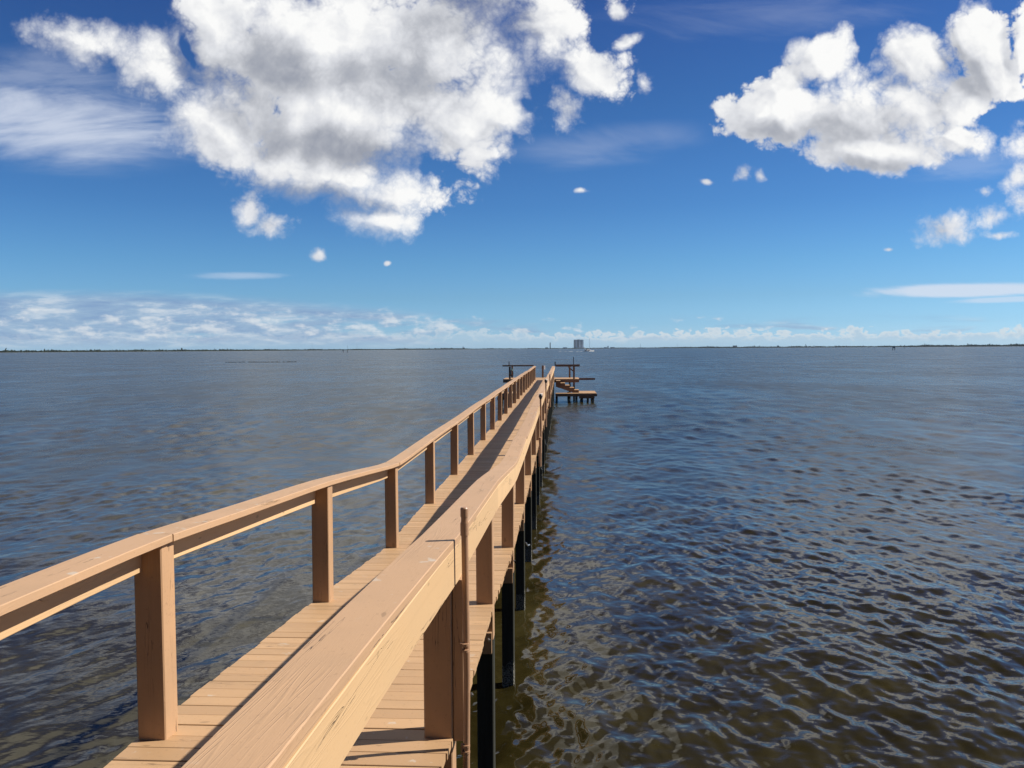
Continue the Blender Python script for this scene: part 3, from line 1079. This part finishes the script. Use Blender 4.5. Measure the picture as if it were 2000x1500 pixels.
# the woods on it: clumps of leaf-tuft faces, thousands of crowns that read as one dark line
v, f = [], []
rs = np.random.default_rng(5)
for row in range(3):
    x = -480.0
    while x < 2480:
        d, h = shore_at(x)
        step = 7.0 / d * 1700
        hh = 1.22 * h * (0.62 + 0.24 * row) * rs.uniform(.72, 1.0) * (1 + .22 * math.sin(x * .11) * math.sin(x * .037 + 1))
        if rs.random() < .035:
            hh *= 1.35
        c0 = bearing(x + rs.uniform(-.5, .5) * step, d + 20 + 45 * row + rs.uniform(-12, 12))
        wd = rs.uniform(4.5, 8.5)
        for q in range(9):
            cz = hh * rs.uniform(.25, .95)
            spread = wd * (1.05 - .6 * cz / hh)
            c = c0 + Vector((rs.uniform(-1, 1) * spread, rs.uniform(-1, 1) * spread, cz))
            r0 = rs.uniform(1.6, 3.2)
            n0 = len(v)
            e = Vector(rs.normal(0, 1, 3)).normalized()
            g = e.orthogonal().normalized()
            w2 = e.cross(g)
            v += [c + g * r0, c + w2 * r0 * .8 + e * .5, c - g * r0, c - w2 * r0 * .8 - e * .5]
            f.append((n0, n0 + 1, n0 + 2, n0 + 3))
        n0 = len(v)
        a1, a2 = rs.uniform(.7, 1.1), rs.uniform(.7, 1.1)
        base, top = c0 + Vector((0, 0, .3)), c0 + Vector((0, 0, hh * .96))
        ring = [(math.cos(t), math.sin(t)) for t in np.linspace(0, 2 * math.pi, 7)[:-1]]
        for (zz, rr2) in ((.05, .9), (.4, 1.0), (.75, .75)):
            for (ca, sa) in ring:
                v.append(c0 + Vector((ca * wd * .8 * rr2 * a1, sa * wd * .8 * rr2 * a2, hh * zz * rs.uniform(.9, 1.08))))
        v.append(top)
        for lv in range(2):
            for i in range(6):
                j = (i + 1) % 6
                f.append((n0 + lv * 6 + i, n0 + lv * 6 + j, n0 + lv * 6 + 6 + j, n0 + lv * 6 + 6 + i))
        for i in range(6):
            f.append((n0 + 12 + i, n0 + 12 + (i + 1) % 6, n0 + 18))
        x += step * rs.uniform(.8, 1.3)
me = bpy.data.meshes.new('shoreline_woods')
me.from_pydata(v, [], f)
me.materials.append(M_TREES)
ob = bpy.data.objects.new('shoreline_woods', me)
COL.objects.link(ob)
ob['kind'] = 'stuff'
tag(ob, 'dark low line of woods along the far shore', 'woods')


# ---- buildings on the far shore, at their real size
def bld(name, label, cat, x, dist, group=None):
    p = bearing(x, dist)
    p.z = 1.6
    o = thing(name, label, cat, p, group)
    return o, p


def blocks(o, p, name, mat, boxes):
    ob = None
    yaw = Matrix.Translation(p) @ Matrix.Rotation(-math.atan2(p.x, p.y), 4, 'Z')
    mb = MB()
    for b in boxes:
        mb.box(*b, mtx=yaw)
    return mb.build(name, mat, o)


D16 = 15900
o, p = bld('assembly_building', 'huge pale grey block building with dark vertical strips, largest on the far shore', 'building', 1130.0, D16)
blocks(o, p, 'wall', M_WALL_PALE, [(-89, 89, 0, 150, 0, 160)])
blocks(o, p, 'door_strip', M_WALL_DARK, [(-27, 9, -2, -.1, 14, 158)])
blocks(o, p, 'door_strip', M_WALL_DARK, [(36, 56, -2, -.1, 14, 158)])
blocks(o, p, 'cladding_panel', M_WALL_MID, [(-89, -60, -2, -.1, 0, 159)])
blocks(o, p, 'cladding_panel', M_WALL_MID, [(74, 89, -2, -.1, 0, 159)])
blocks(o, p, 'seam', M_WALL_DARK, [(-88.9, -85, -3, -2.1, 0, 158), (-60, -57.5, -3, -2.1, 0, 158), (-48, -46, -3, -.1, 0, 158)])
blocks(o, p, 'low_annex', M_ROOFWHITE, [(-30, 100, -70, -4, 0, 22)])
blocks(o, p, 'roof', M_WALL_MID, [(-84, 84, 6, 144, 160.1, 164), (-20, 20, 40, 90, 164.1, 169)])

o, p = bld('launch_tower', 'slim dark steel tower standing alone left of the huge grey building', 'tower', 1074.5, D16)
blocks(o, p, 'base', M_WALL_DARK, [(-14, 14, -14, 14, 0, 14)])
blocks(o, p, 'shaft', M_TOWER, [(-9, 9, -9, 9, 14.1, 112)] + [(-10.5, 10.5, -10.5, 10.5, 20 + 12 * k, 21.5 + 12 * k) for k in range(8)])
blocks(o, p, 'top', M_TOWER, [(-5, 5, -5, 5, 112.1, 118)])


def low_building(x, w, h, mat, label, extra=(), dist=13700, cat='building', name='low_building', group='low buildings on the far shore'):
    o, p = bld(name, label, cat, x, dist, group)
    blocks(o, p, 'wall', mat, [(-w / 2, w / 2, 0, 30, 0, h)])
    blocks(o, p, 'roof', M_WALL_DARK, [(-w / 2 - 1, w / 2 + 1, -1, 31, h + .1, h + 1.5)])
    for e in extra:
        blocks(o, p, e[0], e[1], [e[2]])
    return o


low_building(1067.5, 46, 21, M_WALL_DARK, 'small dark building just left of the slim steel tower')
low_building(1103.5, 66, 21, M_WALL_PALE, 'low pale building between the slim tower and the huge grey building')
low_building(1182, 50, 19, M_WALL_MID, 'low grey building right of the sailing boat, joined to a stubby tower',
             [('stub_tower', M_WALL_MID, (34, 52, 0, 20, 0, 40))])
low_building(1196, 72, 19, M_WALL_DARK, 'wide dark low building right of the stubby tower')
low_building(1435, 46, 24, M_WALL_MID, 'boxy grey building rising above the trees on the right shore', dist=9700)
low_building(1519, 22, 17, M_WALL_MID, 'small stepped grey building above the right shore trees', [('upper_storey', M_WALL_MID, (-6, 7, 4, 20, 18.7, 23))], dist=9200)
low_building(960, 62, 14.5, M_ROOFWHITE, 'low white roofed building on the shore left of the pier end', dist=13300)


def tower(x, dist, w, h, label, name='launch_tower', extra=(), cat='tower', group='towers on the far shore', mat=None):
    o, p = bld(name, label, cat, x, dist, group)
    blocks(o, p, 'shaft', mat or M_TOWER, [(-w / 2, w / 2, -w / 2, w / 2, 0, h)])
    for e in extra:
        blocks(o, p, *e)
    return o


tower(904.3, 11300, 6.5, 38, 'stubby tower with a block at its side, rising from the woods left of the pier', extra=[('side_block', M_WALL_MID, [(4, 22, -8, 8, 0, 24)])])
tower(1573, 8900, 4.5, 34, 'short tower with a stepped base on the right shore', extra=[('base', M_TOWER, [(3, 11, -4, 4, 0, 19)])])


def mast(x, dist, h, w, label):
    o, p = bld('radio_mast', label, 'mast', x, dist, 'thin masts on the far shore')
    blocks(o, p, 'pole', M_TOWER, [(-w / 2, w / 2, -w / 2, w / 2, 0, h)])
    blocks(o, p, 'foot', M_WALL_DARK, [(-w, w, -w, w, 0, 3)])


mast(610, 7600, 62, 1.1, 'hair-thin mast, leftmost on the far shore')
mast(629.5, 7700, 18, 3.0, 'stubby mast just right of the leftmost hair-thin mast')
mast(679, 8200, 46, 1.8, 'thin mast rising behind the left channel marker')
mast(697.5, 8400, 62, 1.1, 'hair-thin mast right of the left channel marker')
mast(1250.5, 13000, 64, 3.0, 'thin mast between the wide low building and the right shore woods')
mast(1322.5, 12000, 60, 2.2, 'thin mast where the right shore woods begin to thicken')
mast(419.5, 5400, 16, 2.0, 'short pole standing above the woods on the left shore')


# ---- bank and thicket added out of view behind the camera, darkening camera-facing timber
v, f = [], []
for k in range(41):
    x = -60 + 3 * k
    y = -7.6 - .006 * (x + 2) ** 2 * .12 + random.uniform(-.3, .3)
    v += [(x, y + 1.2, -.8), (x, y, .25), (x, y - 2.2, 1.45), (x, y - 45, 2.6)]
for k in range(40):
    for i in range(3):
        a = k * 4 + i
        f.append((a, a + 1, a + 5, a + 4))
me = bpy.data.meshes.new('added_bank')
me.from_pydata(v, [], f)
me.materials.append(M_SHORE)
ob = bpy.data.objects.new('added_bank', me)
COL.objects.link(ob)
ob['kind'] = 'structure'
v, f = [], []
for q in range(26000):
    x = rs.uniform(-45, 45)
    if abs(x + 2) < 1.6:
        continue
    y = -11.5 - abs(rs.normal(0, 2.2)) - rs.uniform(0, 5)
    hh = 9.5 + 2.0 * math.sin(x * .55) + 1.2 * math.sin(x * 1.7 + 1)
    z = 1.5 + hh * rs.random() ** .8
    r0 = rs.uniform(.22, .5)
    e = Vector(rs.normal(0, 1, 3)).normalized()
    g = e.orthogonal().normalized()
    w2 = e.cross(g)
    n0 = len(v)
    c = Vector((x, y, z))
    v += [c + g * r0, c + w2 * r0 * .5, c - g * r0, c - w2 * r0 * .5]
    f.append((n0, n0 + 1, n0 + 2, n0 + 3))
me = bpy.data.meshes.new('sky_blocking_thicket')
me.from_pydata(v, [], f)
me.materials.append(M_TREES)
ob = bpy.data.objects.new('sky_blocking_thicket', me)
COL.objects.link(ob)
ob['kind'] = 'stuff'
tag(ob, 'tall green thicket added behind the camera to block sky light', 'thicket')


# ------------------------------------------------------------------ channel markers and the boat
def marker(x, dist, legs, top, board, label, lean=0):
    p = bearing(x, dist)
    o = thing('channel_marker', label, 'channel marker', p, 'channel markers')
    for dx_ in legs:
        mb = MB()
        mb.tube([p + Vector((dx_, 0, -2)), p + Vector((dx_ + lean, 0, top))], .34, 8)
        mb.build('pile', M_MARK, o)
    if board:
        mb = MB()
        mb.box(p.x + board[0], p.x + board[1], p.y - .42, p.y - .30, board[2], board[3])
        mb.build('day_board', M_BOARD, o)
    return o


marker(1745, 1030, (-1.25, 1.25), 4.9, (-1.5, 1.5, 2.1, 4.9), 'two-legged channel marker with a square board, right of the pier')
marker(1765.5, 1900, (0,), 5.0, (-.9, .9, 3.4, 5.2), 'small single-pole marker just right of the two-legged channel marker')
marker(670.6, 1250, (0,), 4.0, (-.8, .8, 2.3, 3.9), 'single-pole channel marker with a dark board, left of the pier')
marker(678.6, 1250, (0,), 4.4, None, 'bare thin pole in the water beside the left channel marker')

BD = 1180
bp = bearing(1150, BD)
boat = thing('sailing_catamaran', 'white sailing catamaran under engine with bare mast, heading right in front of the huge building', 'boat', bp)


def hull(yoff):
    mb = MB()
    st = [(-6.4, .55, .25, .80), (-5.5, .75, -.1, 1.0), (-2, .9, -.3, 1.25), (2, .85, -.3, 1.40), (5, .5, -.15, 1.62), (6.9, .06, .25, 1.78)]
    v, fcs = [], []
    for (x, w, zb, zt) in st:
        v += [bp + Vector((x, yoff + a, z)) for a, z in ((-w * .25, zb), (-w * .8, zb + .3), (-w, zt), (w, zt), (w * .8, zb + .3), (w * .25, zb))]
    for k in range(len(st) - 1):
        for i in range(6):
            j = (i + 1) % 6
            fcs.append((k * 6 + i, (k + 1) * 6 + i, (k + 1) * 6 + j, k * 6 + j))
    fcs += [tuple(range(6)), tuple(reversed(range(len(v) - 6, len(v))))]
    mb.put(v, fcs, v, .5, False)
    mb.build('hull', M_GEL, boat)


hull(-2.4)
hull(2.4)
mb = MB()
v = [bp + Vector(q) for q in ((-5.2, -2.6, .95), (2.6, -2.6, 1.2), (2.6, 2.6, 1.2), (-5.2, 2.6, .95), (-3.9, -2.2, 2.35), (.6, -2.1, 2.45), (.6, 2.1, 2.45), (-3.9, 2.2, 2.35))]
mb.put(v, [(3, 2, 1, 0), (4, 5, 6, 7), (0, 1, 5, 4), (1, 2, 6, 5), (2, 3, 7, 6), (3, 0, 4, 7)], v, .5)
cab = mb.build('cabin', M_GEL, boat)
mb = MB()
mb.box(bp.x - 3.2, bp.x + .5, bp.y - 2.62, bp.y - 2.42, 1.45, 2.0)
mb.build('window', M_GLASS, cab)
mb = MB()
mb.box(bp.x - 6.3, bp.x - 4.1, bp.y - 2.9, bp.y - 2.3, .1, 1.5)
mb.build('dark_transom', M_NAVY, boat)  # dark block over the catamaran's stern
mb = MB()
mb.box(bp.x - 5.3, bp.x - 1.2, bp.y - 2.0, bp.y + 2.0, 3.35, 3.5)
for (a, c) in ((-5.1, -1.9), (-5.1, 1.9), (-1.4, -1.9), (-1.4, 1.9)):
    mb.tube([bp + Vector((a, c, 1.2)), bp + Vector((a, c, 3.35))], .06, 6)
mb.build('canopy', M_BEIGE, boat)
mb = MB()
mb.tube([bp + Vector((1.0, 0, 1.3)), bp + Vector((.9, 0, 10)), bp + Vector((.75, 0, 17.6))], .17, 8)
mst = mb.build('mast', M_ALU, boat)
mb = MB()
for (a, b) in (((6.8, 0, 1.8), (.75, 0, 17.2)), ((-5.9, -2.4, 1.0), (.75, 0, 16.8)), ((.4, -3.1, 1.3), (.85, 0, 14))):
    mb.tube([bp + Vector(a), bp + Vector(b)], .03, 5)
mb.build('rigging', M_ALU, mst)
mb = MB()
mb.tube([bp + Vector((.9, 0, 2.8)), bp + Vector((-2.0, 0, 3.1)), bp + Vector((-4.6, 0, 3.0))], .30, 8, [.22, .38, .16])
mb.build('sail_cover', M_NAVY, mst)
mb = MB()
mb.beam(bp + Vector((-5.6, -1.5, 1.5)), bp + Vector((-8.0, -1.5, 5.6)), .5, .7, UP, .05)
mb.build('davit', M_GEL, boat)

boat.rotation_euler = (0, 0, RAD(24))

# foam of the wake
mb = MB()
for (x0, x1, y, w) in ((-7.4, -13.5, 0, 1.5), (-14.5, -17.5, .6, .8), (-22, -28, 1.0, .9), (-31, -33, .4, .5), (-38, -41, 1.2, .5), (6.6, -6, -3.3, .4)):
    n = 16
    vs, fs = [], []
    for k in range(n + 1):
        u = k / n
        xx = x0 + (x1 - x0) * u
        ww = w * (math.sin(math.pi * min(1, .12 + u * .9)) ** .6) * random.uniform(.55, 1.1)
        for (a, z) in ((-ww, .02), (-ww * .4, .16 * random.uniform(.5, 1.4)), (ww * .4, .16 * random.uniform(.5, 1.4)), (ww, .02)):
            vs.append(bp + Vector((xx, y + a, z)))
    for k in range(n):
        for i in range(3):
            fs.append((k * 4 + i, k * 4 + i + 1, k * 4 + i + 5, k * 4 + i + 4))
    mb.put(vs, fs, vs, .5, True)
M_FOAM = plain('sea_foam', (0.680, 0.697, 0.705), 0.8, 0, .08, 2)
fo = mb.build('wake_foam', M_FOAM, None, bp)
fo.rotation_euler = (0, 0, RAD(9))
fo['kind'] = 'stuff'
tag(fo, 'white foam of the wake trailing left behind the catamaran', 'wake')

# a drifting line of weed on the water, left of the pier
mb = MB()
wp = bearing(508, 296)
for k in range(90):
    u = random.random()
    if .28 < u < .31 or .55 < u < .58 or .80 < u < .83:
        continue
    q = wp + Vector(((u - .5) * 23.5, random.uniform(-1.2, 1.2) + 1.2 * math.sin(u * 7), 0))
    L, hgt = random.uniform(.15, .65), random.uniform(.05, .17)
    mb.tube([q + Vector((-L, 0, -.02)), q + Vector((-L * .4, .1, hgt * .6)), q + Vector((L * .3, -.1, hgt * .5)), q + Vector((L, 0, -.02))], .1, 6, [.03, .13, .11, .03])
M_WEED = plain('wet_weed', (0.018, 0.018, 0.012), 0.7, 0, .3, 3)
wd = mb.build('drifting_weed', M_WEED, None, wp)
wd['kind'] = 'stuff'
tag(wd, 'thin dark line of drifting weed on the water left of the pier', 'weed')


# ------------------------------------------------------------------ the air over the lagoon
mb = MB()
mb.box(-14000, 14000, -300, 19500, -4, 230)
m = bpy.data.materials.new('sea_haze')
m.use_nodes = True
T = NT(m.node_tree)
T.t.nodes.remove(T.t.nodes['Principled BSDF'])
pv = T.new('ShaderNodeVolumePrincipled')
pv.inputs['Color'].default_value = (0.62, 0.80, 1.0, 1)
pv.inputs['Density'].default_value = 1.15e-5
T.t.links.new(pv.outputs[0], T.t.nodes['Material Output'].inputs['Volume'])
hz_ob = mb.build('haze', m)
hz_ob['kind'] = 'stuff'
